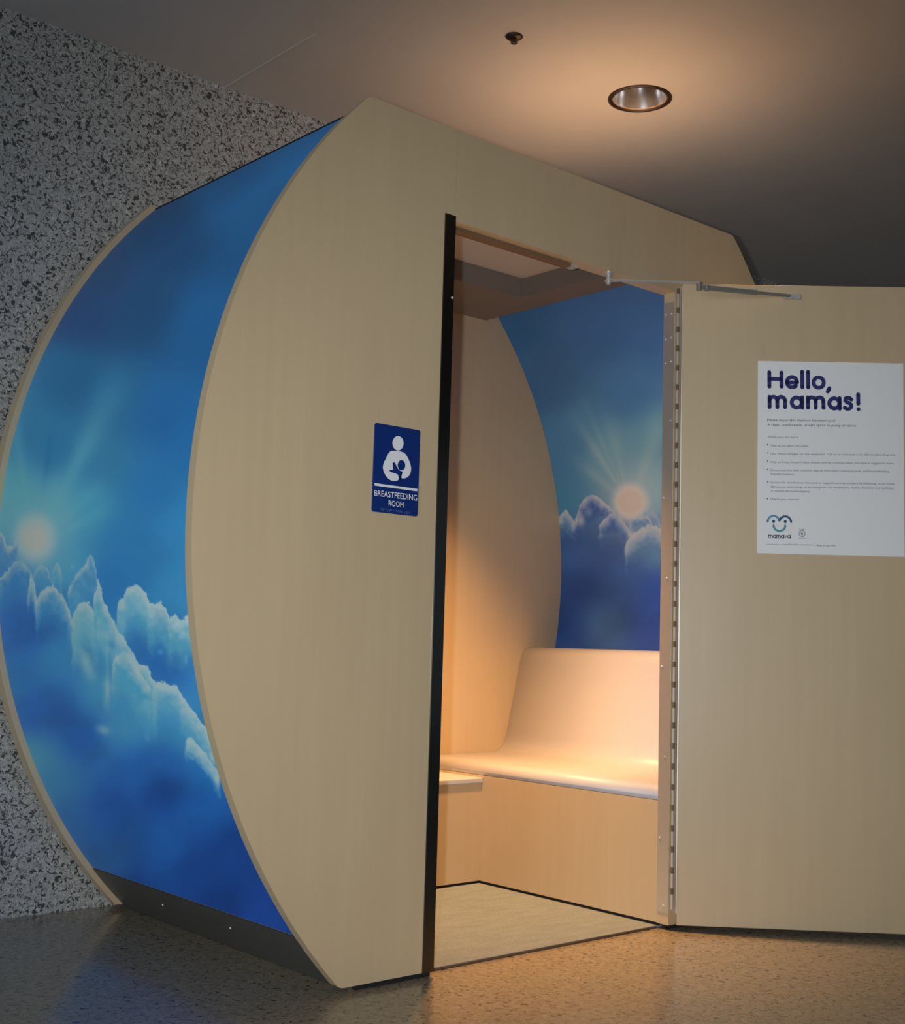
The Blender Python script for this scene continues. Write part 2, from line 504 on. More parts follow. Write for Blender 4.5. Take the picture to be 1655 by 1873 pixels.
def paint_left(U, V):
    P = [(590, 250, (36, 92, 146)), (420, 330, (30, 78, 126)), (300, 420, (28, 64, 104)), (480, 390, (32, 84, 132)), (200, 520, (36, 64, 102)),
         (150, 570, (34, 62, 104)), (250, 560, (32, 70, 110)), (380, 600, (34, 90, 144)), (130, 700, (34, 86, 126)), (200, 740, (42, 98, 142)),
         (300, 760, (36, 96, 154)), (350, 800, (36, 104, 164)), (40, 780, (42, 98, 134)), (100, 820, (40, 102, 144)), (180, 840, (50, 112, 150)),
         (280, 900, (42, 110, 168)), (330, 960, (50, 126, 180)), (20, 900, (74, 136, 152)), (110, 930, (80, 138, 156)), (160, 930, (62, 134, 166)),
         (230, 980, (44, 112, 166)), (320, 1080, (54, 130, 180)), (240, 1040, (44, 112, 166)), (205, 1060, (40, 106, 166)), (130, 1030, (62, 130, 165)),
         (10, 1080, (42, 96, 152)), (30, 1130, (36, 80, 140)), (60, 1165, (34, 78, 138)), (25, 1250, (40, 94, 146)), (100, 1200, (50, 115, 160)),
         (60, 1300, (32, 78, 140)), (110, 1300, (34, 75, 135)), (180, 1260, (60, 128, 168)), (150, 1350, (30, 75, 140)), (230, 1330, (66, 135, 175)),
         (290, 1310, (62, 132, 178)), (250, 1400, (32, 84, 152)), (350, 1200, (54, 124, 182)), (305, 1215, (40, 100, 170)), (310, 1390, (34, 88, 160)),
         (62, 1390, (70, 135, 165)), (95, 1440, (52, 112, 152)), (130, 1490, (36, 82, 134)), (200, 1480, (26, 68, 134)), (300, 1450, (24, 64, 132)),
         (380, 1460, (28, 84, 156)), (300, 1550, (28, 78, 144)), (200, 1580, (32, 80, 134)), (430, 1550, (24, 62, 130)), (350, 1600, (22, 60, 124)),
         (480, 1680, (26, 62, 136)), (400, 1660, (20, 52, 112)), (250, 1620, (24, 62, 124)), (335, 1350, (60, 135, 175)), (395, 1420, (40, 110, 175))]
    C = rbf(U, V, P, 36.0)
    C = rays(C, U, V, 62, 1000, [(27, 5.5, 90, 420, 0.42), (-9, 3.0, 70, 330, 0.38), (9, 2.0, 80, 260, -0.16), (47, 5, 60, 200, 0.30), (63, 5, 60, 190, 0.25), (18, 3, 60, 200, 0.2)], (92, 160, 176))
    n = fbm(U / 60.0, V / 60.0, 4) - 0.5
    low = sst(1020, 1150, V)
    C = C * (1 + (0.04 + 0.18 * low[..., None]) * n[..., None])
    # sun
    d = np.hypot((U - 64) / 1.0, (V - 985) / 1.18)
    C = C + (np.array((120, 165, 172)) - C) * (0.75 * np.exp(-(d / 62) ** 2))[..., None]
    C = C + (np.array((196, 200, 196)) - C) * sst(52, 8, d)[..., None]
    w, g = (158, 184, 192), (136, 168, 182)
    C = clouds(C, U, V, [
        ([(-20, 965), (4, 975), (14, 1000), (24, 998), (34, 985)], (62, 108, 150), (150, 168, 172), 14, 40),
        ([(122, 1085), (135, 1055), (150, 1040), (165, 1014), (173, 1028), (177, 1058), (186, 1076), (190, 1104), (198, 1120), (212, 1140), (230, 1172)], (62, 124, 165), g, 12, 120),
        ([(95, 1045), (103, 1027), (110, 1036), (114, 1056)], (80, 140, 168), g, 12, 45),
        ([(58, 1060), (66, 1040), (75, 1034), (86, 1040), (94, 1058), (99, 1076)], (62, 122, 160), g, 9, 50),
        ([(-12, 1066), (6, 1050), (24, 1029), (40, 1025), (52, 1038), (59, 1055), (64, 1080), (69, 1092)], (44, 102, 152), g, 13, 80),
        ([(50, 1085), (56, 1050), (62, 1060), (66, 1092), (70, 1100)], (100, 145, 168), w, 30, 60),
        ([(64, 1100), (75, 1082), (86, 1074), (96, 1072), (108, 1082), (118, 1094), (126, 1114), (134, 1137)], (50, 112, 158), w, 20, 85),
        ([(212, 1122), (217, 1100), (226, 1096), (230, 1084), (236, 1074), (247, 1070), (258, 1077), (268, 1086), (271, 1102), (280, 1104), (286, 1098), (296, 1102), (303, 1114), (310, 1131), (321, 1125), (331, 1131), (345, 1127), (370, 1127)], (78, 148, 178), w, 30, 110),
        ([(280, 1120), (290, 1112), (300, 1122), (308, 1140), (312, 1170)], (70, 140, 178), g, 20, 60),
        ([(130, 1140), (136, 1119), (143, 1107), (152, 1100), (163, 1103), (172, 1118), (182, 1126), (192, 1140), (200, 1160)], (92, 150, 170), w, 26, 120),
        ([(170, 1100), (180, 1062), (190, 1100), (205, 1130), (213, 1150), (225, 1164), (240, 1190), (252, 1214), (262, 1213), (270, 1221), (278, 1240), (288, 1256)], (84, 148, 174), w, 26, 125),
        ([(204, 1225), (212, 1200), (222, 1192), (236, 1196), (246, 1215), (262, 1240), (276, 1262)], (70, 142, 174), w, 22, 110),
        ([(278, 1262), (284, 1250), (292, 1247), (302, 1245), (315, 1249), (325, 1258), (333, 1276), (346, 1290), (358, 1304), (368, 1320), (382, 1346), (396, 1380)], (84, 150, 182), w, 27, 85),
        ([(338, 1362), (342, 1348), (352, 1352), (363, 1366), (376, 1376), (390, 1400), (404, 1420)], (96, 155, 182), w, 24, 46)])
    C = blobs(C, U, V, [(156, 1212, 14, 40, -25, (122, 160, 168), .8), (196, 1262, 8, 30, 0, (135, 165, 172), .8), (190, 1335, 13, 9, 20, (116, 162, 180), .8),
                        (186, 1210, 9, 34, -10, (52, 120, 168), .75), (205, 1180, 8, 12, -20, (70, 125, 165), .8), (268, 1348, 5, 9, -30, (80, 140, 185), .8),
                        (340, 1205, 3, 9, 0, (96, 160, 200), .8), (294, 1193, 5, 5, 0, (80, 150, 205), .7), (132, 1037, 4, 6, 0, (110, 165, 185), .7)])
    return C

def paint_right(U, V):
    P = [(930, 600, (46, 82, 116)), (1100, 600, (54, 86, 124)), (1210, 600, (56, 88, 126)), (1000, 700, (54, 86, 118)), (1150, 720, (62, 98, 132)),
         (1050, 800, (66, 106, 134)), (1020, 850, (66, 106, 134)), (1110, 830, (96, 132, 142)), (1200, 800, (86, 124, 134)), (1030, 920, (62, 110, 132)),
         (1200, 880, (112, 140, 144)), (1050, 1000, (54, 80, 124)), (1120, 1000, (52, 72, 114)), (1200, 1010, (78, 108, 134)), (1060, 1080, (42, 66, 114)),
         (1150, 1060, (54, 80, 124)), (1200, 1080, (44, 70, 130)), (1100, 1140, (60, 86, 118)), (1040, 1150, (40, 66, 114)), (1200, 1150, (44, 66, 120)),  # one paler point here is a light reflection painted into the print
         (1260, 900, (90, 130, 150)), (1300, 1100, (50, 76, 130)), (1300, 700, (60, 96, 136)), (1450, 900, (70, 115, 160)), (1450, 600, (56, 90, 130)), (1400, 1200, (44, 70, 130)),
         (1100, 1300, (40, 64, 116)), (1400, 1400, (38, 60, 112))]
    C = rbf(U, V, P, 30.0)
    C = rays(C, U, V, 1153, 925, [(-32, 4, 60, 230, 0.4), (-50, 6, 50, 160, 0.3), (-14, 5, 50, 200, 0.25), (20, 8, 50, 220, 0.35), (-24, 2.0, 60, 260, .2)], (150, 160, 150))
    n = fbm(U / 60.0, V / 60.0, 4) - 0.5
    low = sst(960, 1040, V)
    C = C * (1 + (0.06 + 0.22 * low[..., None]) * n[..., None])
    d = np.hypot((U - 1153) / 1.0, (V - 918) / 1.05)
    C = C + (np.array((150, 158, 150)) - C) * (0.8 * np.exp(-(d / 60) ** 2))[..., None]
    C = C + (np.array((200, 178, 160)) - C) * sst(42, 16, d)[..., None]
    w, g = (176, 174, 170), (140, 150, 158)
    C = clouds(C, U, V, [
        ([(1015, 955), (1024, 944), (1034, 934), (1043, 944), (1054, 956)], (82, 110, 138), w, 13, 45),
        ([(1046, 962), (1056, 942), (1059, 926), (1070, 914), (1082, 906), (1095, 910), (1106, 920), (1116, 928), (1128, 938)], (56, 78, 126), w, 13, 60),
        ([(1172, 948), (1178, 936), (1190, 931), (1202, 940), (1209, 955), (1216, 972)], (110, 124, 144), g, 12, 40),
        ([(1150, 962), (1158, 948), (1168, 943), (1181, 942), (1189, 951), (1195, 968)], (80, 108, 142), w, 8, 40),
        ([(1094, 966), (1107, 948), (1120, 938), (1132, 943), (1141, 955), (1151, 969), (1157, 988), (1162, 1000)], (66, 90, 130), w, 12, 60),
        ([(1142, 1000), (1152, 982), (1162, 974), (1173, 967), (1186, 959), (1200, 963), (1213, 970), (1240, 978), (1290, 965), (1340, 985)], (82, 110, 138), w, 22, 60)])
    C = blobs(C, U, V, [(1153, 978, 9, 18, 0, (170, 164, 156), .8), (1062, 952, 8, 12, 0, (165, 160, 152), .7)])
    return C

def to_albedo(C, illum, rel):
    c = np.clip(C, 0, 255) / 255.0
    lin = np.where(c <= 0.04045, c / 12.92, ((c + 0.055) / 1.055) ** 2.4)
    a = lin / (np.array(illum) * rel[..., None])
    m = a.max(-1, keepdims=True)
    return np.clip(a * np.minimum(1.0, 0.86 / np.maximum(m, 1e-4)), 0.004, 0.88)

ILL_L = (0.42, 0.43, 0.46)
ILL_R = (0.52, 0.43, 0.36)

def sky_print(name, parent, side, r, z0, z1, ny, nz, painter, co, illum, flip=False):
    y = np.linspace(TH + 0.001, YR - 0.001, ny); z = np.linspace(z0, z1, nz)
    Y, Z = np.meshgrid(y, z)                      # nz, ny
    c = XC if side < 0 else XCR
    X = c + side * np.sqrt(r * r - (Z - ZC) ** 2)
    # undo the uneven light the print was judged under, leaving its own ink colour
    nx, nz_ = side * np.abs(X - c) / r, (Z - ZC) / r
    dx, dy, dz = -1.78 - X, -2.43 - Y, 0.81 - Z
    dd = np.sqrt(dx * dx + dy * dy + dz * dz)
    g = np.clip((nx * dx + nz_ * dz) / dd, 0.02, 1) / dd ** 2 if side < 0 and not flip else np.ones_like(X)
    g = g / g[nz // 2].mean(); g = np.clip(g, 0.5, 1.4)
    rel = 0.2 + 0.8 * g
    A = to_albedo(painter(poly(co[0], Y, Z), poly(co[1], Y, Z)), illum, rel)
    me = bpy.data.meshes.new(name)
    nv = ny * nz
    me.vertices.add(nv)
    me.vertices.foreach_set('co', np.stack([X, Y, Z], -1).astype(np.float32).ravel())
    i = (np.arange(nz - 1)[:, None] * ny + np.arange(ny - 1)[None, :]).ravel()
    q = np.stack([i, i + 1, i + 1 + ny, i + ny], 1)
    if flip: q = q[:, ::-1]
    nf = len(q)
    me.loops.add(nf * 4); me.loops.foreach_set('vertex_index', q.astype(np.int32).ravel())
    me.polygons.add(nf)
    me.polygons.foreach_set('loop_start', (np.arange(nf) * 4).astype(np.int32))
    me.polygons.foreach_set('loop_total', np.full(nf, 4, np.int32))
    me.polygons.foreach_set('use_smooth', np.ones(nf, bool))
    at = me.attributes.new('print', 'FLOAT_COLOR', 'POINT')
    at.data.foreach_set('color', np.concatenate([A.reshape(-1, 3), np.ones((nv, 1))], 1).astype(np.float32).ravel())
    me.update(); me.validate()
    return link(name, me, M['print'], parent)

# ------------------------------------------------------------------ the pod
pod = tag(empty('nursing_pod', (0, 0, 0)), 'freestanding maple nursing pod with curved sky-print sides and open door', 'pod')

def panel_arc(side, z0, z1, n=48):
    return [(arcx(z0 + (z1 - z0) * i / n, R, side), z0 + (z1 - z0) * i / n) for i in range(n + 1)]

def round_corner(p, a, b, r=0.012):
    """points replacing corner p between neighbours a and b"""
    p, a, b = Vector(p), Vector(a), Vector(b)
    da = (a - p).normalized() * r; db = (b - p).normalized() * r
    out = []
    for i in range(4):
        t = i / 3
        q = (1 - t) ** 2 * (p + da) + 2 * t * (1 - t) * p + t * t * (p + db)
        out.append((q.x, q.y))
    return out

def shells():
    # left leaf of the front
    arc = panel_arc(-1, ZB, HT)                  # bottom to top
    pts = round_corner(arc[0], (XO, ZB), arc[1]) + arc[1:-1] + round_corner(arc[-1], arc[-2], (XO, HT)) + [(XO - 0.0006, HT), (XO - 0.0006, ZB)]
    bm = bmesh.new(); prism_xz(bm, pts, 0, TH)
    tag(build('front_panel', bm, M['wood'], pod), None)
    # header and right leaf of the front
    arc = panel_arc(1, ZB, HT)
    pts = [(XO + 0.0006, HT), (XO + 0.0006, ZH), (XH, ZH), (XH, ZB)] + round_corner(arc[0], (XH, ZB), arc[1]) + arc[1:-1] + round_corner(arc[-1], arc[-2], (XO, HT))
    bm = bmesh.new(); prism_xz(bm, pts, 0, TH)
    build('header_panel', bm, M['wood'], pod)
    # rear panel
    la, ra = panel_arc(-1, ZB, HT), panel_arc(1, ZB, HT)
    bm = bmesh.new(); prism_xz(bm, la + ra[::-1], YR, D)
    build('rear_panel', bm, M['wood'], pod)
    for side in (-1, 1):
        bm = bmesh.new()
        arc_sheet_solid(bm, 0.129, 2.147, R - 0.039, R - 0.0195, TH, YR, side)
        sp = build('side_panel', bm, M['wood_edge'], pod)
        if side < 0:
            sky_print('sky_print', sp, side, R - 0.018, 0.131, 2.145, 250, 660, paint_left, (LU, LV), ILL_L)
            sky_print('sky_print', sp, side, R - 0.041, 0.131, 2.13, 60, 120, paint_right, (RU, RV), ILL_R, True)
        else:
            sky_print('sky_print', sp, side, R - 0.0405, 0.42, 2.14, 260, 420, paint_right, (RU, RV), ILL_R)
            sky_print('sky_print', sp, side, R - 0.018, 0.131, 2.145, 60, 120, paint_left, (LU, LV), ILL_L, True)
        bm = bmesh.new()
        arc_sheet_solid(bm, 0.001, 0.128, R - 0.034, R - 0.016, TH, YR, side, 10)
        kp = build('kick_plate', bm, M['kick'], pod)
        if side < 0:
            for (yy, zz) in ((0.771, 0.078), (0.415, 0.081)):
                x = arcx(zz, R - 0.016, side)
                bm = bmesh.new()
                bmesh.ops.create_uvsphere(bm, u_segments=10, v_segments=6, radius=0.0035, matrix=Matrix.Translation((x, yy, zz)))
                build('screw', bm, M['steel'], kp, True)
        bm = bmesh.new()
        arc_sheet_solid(bm, 2.1475, 2.1535, R - 0.045, R - 0.016, TH, YR, side, 4)
        build('edge_trim', bm, M['black'], pod)
shells()

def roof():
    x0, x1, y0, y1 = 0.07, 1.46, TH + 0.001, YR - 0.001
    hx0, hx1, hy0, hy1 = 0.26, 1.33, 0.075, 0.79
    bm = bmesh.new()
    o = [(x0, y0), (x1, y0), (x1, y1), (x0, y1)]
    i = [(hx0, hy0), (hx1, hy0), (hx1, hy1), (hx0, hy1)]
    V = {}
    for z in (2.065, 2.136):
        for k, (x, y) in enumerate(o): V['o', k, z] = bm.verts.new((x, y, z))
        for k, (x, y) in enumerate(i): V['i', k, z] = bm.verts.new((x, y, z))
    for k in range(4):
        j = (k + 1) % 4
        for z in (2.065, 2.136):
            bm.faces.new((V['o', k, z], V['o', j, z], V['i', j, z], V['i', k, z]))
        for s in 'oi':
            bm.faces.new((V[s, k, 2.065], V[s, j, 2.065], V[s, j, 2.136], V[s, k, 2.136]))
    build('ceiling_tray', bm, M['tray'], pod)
    bm = bmesh.new(); box(bm, 0.06, 1.475, y0, y1, 2.1365, 2.1425)
    build('roof_sheet', bm, M['roof'], pod)
    # warm cabin downlight set in the front half of the tray
    lx, ly, lz = 0.86, 0.50, 2.1364
    bm = bmesh.new()
    lathe(bm, [(0.026, -0.0002), (0.026, -0.012), (0.034, -0.018), (0.042, -0.012), (0.042, -0.0002)], (lx, ly, lz), 28)
    cl = build('cabin_light', bm, M['steel'], pod, True)
    l = bpy.data.lights.new('cabin_lamp', 'SPOT')
    l.energy = 290; l.color = (1.0, 0.51, 0.185)
    l.spot_size = math.radians(84); l.spot_blend = 1.0
    l.shadow_soft_size = 0.05
    o = bpy.data.objects.new('cabin_lamp', l); COL.objects.link(o)
    o.location = (lx, ly, lz - 0.08)
    o.rotation_euler = Vector((0.10, 0.10, -1.7)).to_track_quat('-Z', 'Y').to_euler()
roof()

def interior():
    # carpeted floor of the pod
    bm = bmesh.new(); box(bm, 0.12, 1.44, 0.043, YR - 0.001, 0.001, 0.0075)
    pf = build('pod_floor', bm, M['carpet'], pod)
    bm = bmesh.new(); box(bm, XO + 0.002, XH - 0.004, 0.0405, 0.0425, 0.001, 0.0065)
    build('threshold_strip', bm, plain('brown_threshold', (0.12, 0.08, 0.05), 0.5), pf)
    # added black blocks that stop lamp light leaking under the front leaves
    for xa, xb in ((0.09, XO - 0.001), (XH + 0.002, 1.45)):
        bm = bmesh.new(); box(bm, xa, xb, 0.010, 0.026, 0.0005, ZB - 0.0004)
        build('leak_block', bm, M['black'], pod)
    # moulded seat with high back along the right end
    prof = [(1.2225, 0.3705), (1.2225, 0.382), (1.224, 0.392), (1.229, 0.401), (1.238, 0.408), (1.252, 0.4115), (1.28, 0.412), (1.40, 0.412), (1.545, 0.412),
            (1.575, 0.416), (1.599, 0.428), (1.615, 0.449), (1.624, 0.478), (1.643, 0.560), (1.661, 0.639), (1.678, 0.708), (1.690, 0.760),
            (1.697, 0.782), (1.708, 0.798), (1.724, 0.808), (1.745, 0.811), (1.868, 0.811)]
    t = 0.016
    low = []
    for k, p in enumerate(prof):
        a = Vector(prof[max(k - 1, 0)]); b = Vector(prof[min(k + 1, len(prof) - 1)])
        d = (b - a).normalized(); nrm = Vector((d.y, -d.x))
        low.append((p[0] + nrm.x * t, p[1] + nrm.y * t))
    bm = bmesh.new(); prism_xz(bm, prof + low[::-1], 0.0436, YR - 0.0015)
    o = build('bench_seat', bm, M['white'], pod)
    for p in o.data.polygons:
        p.use_smooth = abs(p.normal.y) < 0.5
    tag(o, 'cream moulded bench seat and backrest')
    bm = bmesh.new(); box(bm, 1.2223, 1.2400, 0.0436, YR - 0.0015, 0.0165, 0.3690)
    build('bench_front', bm, M['wood'], pod)
    bm = bmesh.new(); box(bm, 1.227, 1.25, 0.044, YR - 0.0015, 0.0078, 0.0163)
    build('toe_kick', bm, M['black'], pod)
    # low storage box in the rear corner beside the bench
    bm = bmesh.new(); box(bm, 0.50, 1.2220, 0.818, YR - 0.0015, 0.0165, 0.344)
    sb = build('storage_box', bm, M['wood'], pod)
    bm = bmesh.new(); box(bm, 0.492, 1.2220, 0.812, YR - 0.0015, 0.3445, 0.361)
    bevel_all(bm, 0.003, 2)
    build('box_top', bm, M['white'], sb)
    bm = bmesh.new(); box(bm, 0.52, 1.22, 0.826, 0.84, 0.0078, 0.0163)
    build('toe_kick', bm, M['black'], pod)
interior()

def doorway():
    # polished strike strip on the left leaf
    bm = bmesh.new(); box(bm, XJ, XO - 0.0005, -0.0035, -0.0002, ZB, 1.925)
    s = build('strike_strip', bm, M['dark_metal'], pod)
    bm = bmesh.new(); bmesh.ops.create_uvsphere(bm, u_segments=10, v_segments=6, radius=0.004, matrix=Matrix.Translation((0.3135, -0.0035, 1.706)))
    build('screw', bm, M['steel'], s, True)
    # inner frame of the opening
    bm = bmesh.new(); box(bm, XO, XH + 0.03, TH + 0.0005, TH + 0.024, ZH + 0.0005, 2.0)
    build('inner_header', bm, M['wood'], pod)
    bm = bmesh.new(); box(bm, XO + 0.02, 0.79, TH + 0.002, TH + 0.030, ZH - 0.010, ZH)
    r = build('closer_rail', bm, M['bronze'], pod)
    bm = bmesh.new(); box(bm, 0.79, 0.815, TH + 0.000, TH + 0.026, ZH - 0.010, ZH)
    build('rail_end', bm, M['steel'], r)
    bm = bmesh.new(); box(bm, XH, XH + 0.03, TH + 0.0005, 0.043, ZB, ZH)
    build('jamb_post', bm, M['wood'], pod)
doorway()

# ---- door, hinge, closer
HX, HY, DA = 1.232, -0.012, math.radians(-44.0)
DU = Vector((math.cos(DA), math.sin(DA), 0)); DN = Vector((-DU.y, DU.x, 0))   # DN points away from the room
def dpt(u, z, n=0.0):
    return Vector((HX, HY, z)) + DU * u + DN * n
DOORM = Matrix(((DU.x, DN.x, 0, HX), (DU.y, DN.y, 0, HY), (0, 0, 1, 0), (0, 0, 0, 1)))

def door():
    bm = bmesh.new(); box(bm, 0.008, 0.906, 0.0, 0.024, ZB + 0.002, 1.937)
    bevel_all(bm, 0.0012, 1)
    bm.transform(DOORM)
    d = tag(build('door', bm, M['wood'], pod), 'maple plywood door leaf swung wide open, inner face showing')
    # hinge leaf wrapped on the door edge
    bm = bmesh.new(); box(bm, 0.0045, 0.0078, -0.001, 0.022, 0.05, 1.93); bm.transform(DOORM)
    build('hinge_leaf', bm, M['alu'], d)
    # continuous hinge on the jamb
    bm = bmesh.new(); box(bm, XH - 0.0022, XH - 0.0002, 0.001, 0.0425, 0.05, ZH - 0.03)
    h = tag(build('hinge', bm, M['alu'], pod), 'continuous aluminium piano hinge')
    z = 0.062; k = 0
    ax, ay = 1.2268, -0.0080
    bm = bmesh.new(); tube(bm, (0, 0, 0), (0, 0, 0.0425), 0.0042, n=10)
    me_a = build('knuckle', bm, M['alu'], h)
    me_a.location = (ax, ay, z)
    bm = bmesh.new(); tube(bm, (0, 0, 0), (0, 0, 0.0165), 0.0046, n=10)
    me_b = build('knuckle', bm, M['hinge_gap'], h)
    me_b.location = (ax, ay, z + 0.043)
    zz = z + 0.06
    while zz < 1.90:
        for src, off in ((me_a, 0.0), (me_b, 0.043)):
            c = src.copy(); COL.objects.link(c); c.location = (ax, ay, zz + off)
        zz += 0.06
    # screws of the jamb leaf
    bm = bmesh.new(); bmesh.ops.create_uvsphere(bm, u_segments=8, v_segments=6, radius=0.0036)
    sc = build('screw', bm, M['steel'], h, True)
    first = True
    for (y, z) in ((0.034, 1.845), (0.012, 1.845), (0.034, 1.768), (0.012, 1.770), (0.034, 1.692), (0.012, 1.695), (0.012, 1.512),
                   (0.034, 1.275), (0.018, 1.030), (0.034, 0.765), (0.018, 0.50), (0.034, 0.262), (0.018, 0.068)):
        o = sc
        if not first:
            o = sc.copy(); COL.objects.link(o)
        first = False
        o.location = (XH - 0.0022, y, z)
door()

def closer():
    root = empty('door_closer', (0.93, 0.012, 1.896)); root.parent = pod
    root['label'] = 'folding steel hold-open arm at the top of the door'
    def part(name, bm, mat, smooth=False):
        bm.transform(Matrix.Translation((-0.93, -0.012, -1.896)))
        return build(name, bm, mat, root, smooth)
    piv = Vector((0.93, 0.012, 1.894)); elb = Vector((1.178, -0.125, 1.897)); foot = dpt(0.335, 1.900, -0.013)
    bm = bmesh.new()
    tube(bm, piv + Vector((0, 0, 0.018)), piv + Vector((0, 0, 0.008)), 0.011, n=14)
    tube(bm, piv + Vector((0, 0, 0.008)), piv + Vector((0, 0, -0.006)), 0.007, n=14)
    tube(bm, piv + Vector((0, 0, -0.006)), piv + Vector((0, 0, -0.010)), 0.012, n=14)
    tube(bm, piv + Vector((0, 0, -0.010)), piv + Vector((0, 0, -0.018)), 0.006, n=12)
    part('pivot', bm, M['steel'], False)
    def bar(bm, a, b, w, t):
        d = (b - a); L = d.length; q = d.to_track_quat('X', 'Z').to_matrix().to_4x4()
        m = Matrix.Translation(a) @ q
        box(bm, 0, L, -w / 2, w / 2, -t / 2, t / 2, m)
    bm = bmesh.new()
    k1 = piv + (elb - piv) * 0.05 + Vector((0, 0, -0.006)); k2 = piv + (elb - piv) * 0.13 + Vector((0, 0, -0.018))
    e0 = elb + Vector((0, 0, 0.008)); k2 = Vector((k2.x, k2.y, e0.z - 0.014))
    bar(bm, piv + Vector((0, 0, -0.004)), k1, 0.016, 0.005); bar(bm, k1, k2, 0.016, 0.005); bar(bm, k2, e0, 0.016, 0.005)
    part('arm', bm, M['steel'])
    bm = bmesh.new()
    tube(bm, elb + Vector((0, 0, 0.010)), elb + Vector((0, 0, -0.014)), 0.008, n=14)
    part('elbow_pin', bm, M['steel_dk'])
    bm = bmesh.new()
    e2 = elb + Vector((0, 0, -0.004))
    mid = e2 + (foot - e2) * 0.62
    bar(bm, e2, mid, 0.010, 0.013); bar(bm, mid, foot, 0.008, 0.008)
    tube(bm, e2 + (mid - e2) * 0.13 + Vector((0, 0, 0.008)), e2 + (mid - e2) * 0.13 + Vector((0, 0, -0.009)), 0.007, n=12)
    part('arm', bm, M['steel_dk'])
    bm = bmesh.new(); box(bm, 0.310, 0.366, -0.008, -0.0003, 1.892, 1.908); bevel_all(bm, 0.002, 1); bm.transform(DOORM)
    tube(bm, dpt(0.335, 1.900, -0.008), dpt(0.335, 1.900, -0.018), 0.006, n=12)
    part('foot_plate', bm, M['steel'])
closer()

# ------------------------------------------------------------------ lettering helpers (flat print)
def stroke_mesh(bm, path, w, put):
    """constant-width stroke with round caps; put(x, y) -> 3-D point"""
    r = w / 2
    def disc(c, n=14):
        bm.faces.new([bm.verts.new(put(c[0] + r * math.cos(2 * PI * i / n), c[1] + r * math.sin(2 * PI * i / n))) for i in range(n)])
    L, Rr = [], []
    n = len(path)
    closed = n > 2 and (Vector(path[0]) - Vector(path[-1])).length < 1e-6
    for i, p in enumerate(path):
        a = Vector(path[i - 1] if i > 0 else (path[-2] if closed else path[0]))
        b = Vector(path[i + 1] if i < n - 1 else (path[1] if closed else path[-1]))
        d = (b - a).normalized(); nn = Vector((-d.y, d.x))
        L.append(bm.verts.new(put(p[0] + nn.x * r, p[1] + nn.y * r)))
        Rr.append(bm.verts.new(put(p[0] - nn.x * r, p[1] - nn.y * r)))
    for i in range(n - 1):
        bm.faces.new((L[i], L[i + 1], Rr[i + 1], Rr[i]))
    if not closed:
        disc(path[0]); disc(path[-1])

def arcp(cx, cy, rx, ry, a0, a1, n=18):
    """image convention: y grows downward, angles counter-clockwise as seen"""
    return [(cx + rx * math.cos(math.radians(a0 + (a1 - a0) * i / n)), cy - ry * math.sin(math.radians(a0 + (a1 - a0) * i / n))) for i in range(n + 1)]

def polyface(bm, pts, put):
    f = bm.faces.new([bm.verts.new(put(x, y)) for x, y in pts])
    bmesh.ops.triangulate(bm, faces=[f])

def flat_build(name, bm, mat, parent):
    me = bpy.data.meshes.new(name); bm.to_mesh(me); bm.free()
    return link(name, me, mat, parent)

_txt_cache = {}
def text_into(bm, s, put, x0, ybase, width, height, bold=0.0):
    """built-in font outline, fitted to a given width and cap height, base line at ybase"""
    cu = bpy.data.curves.new('t', 'FONT'); cu.body = s; cu.size = 1.0; cu.resolution_u = 3
    cu.offset = bold
    o = bpy.data.objects.new('t', cu); COL.objects.link(o)
    dg = bpy.context.evaluated_depsgraph_get()
    me = bpy.data.meshes.new_from_object(o.evaluated_get(dg))
    vs = [v.co.copy() for v in me.vertices]; fs = [list(p.vertices) for p in me.polygons]
    bpy.data.objects.remove(o); bpy.data.curves.remove(cu); bpy.data.meshes.remove(me)
    mx = max(v.x for v in vs); mn = min(v.x for v in vs)
    sx = width / (mx - mn); sy = height / 0.70
    nv = [bm.verts.new(put(x0 + (v.x - mn) * sx, ybase - v.y * sy)) for v in vs]
    for f in fs:
        try: bm.faces.new([nv[i] for i in f])
        except ValueError: pass

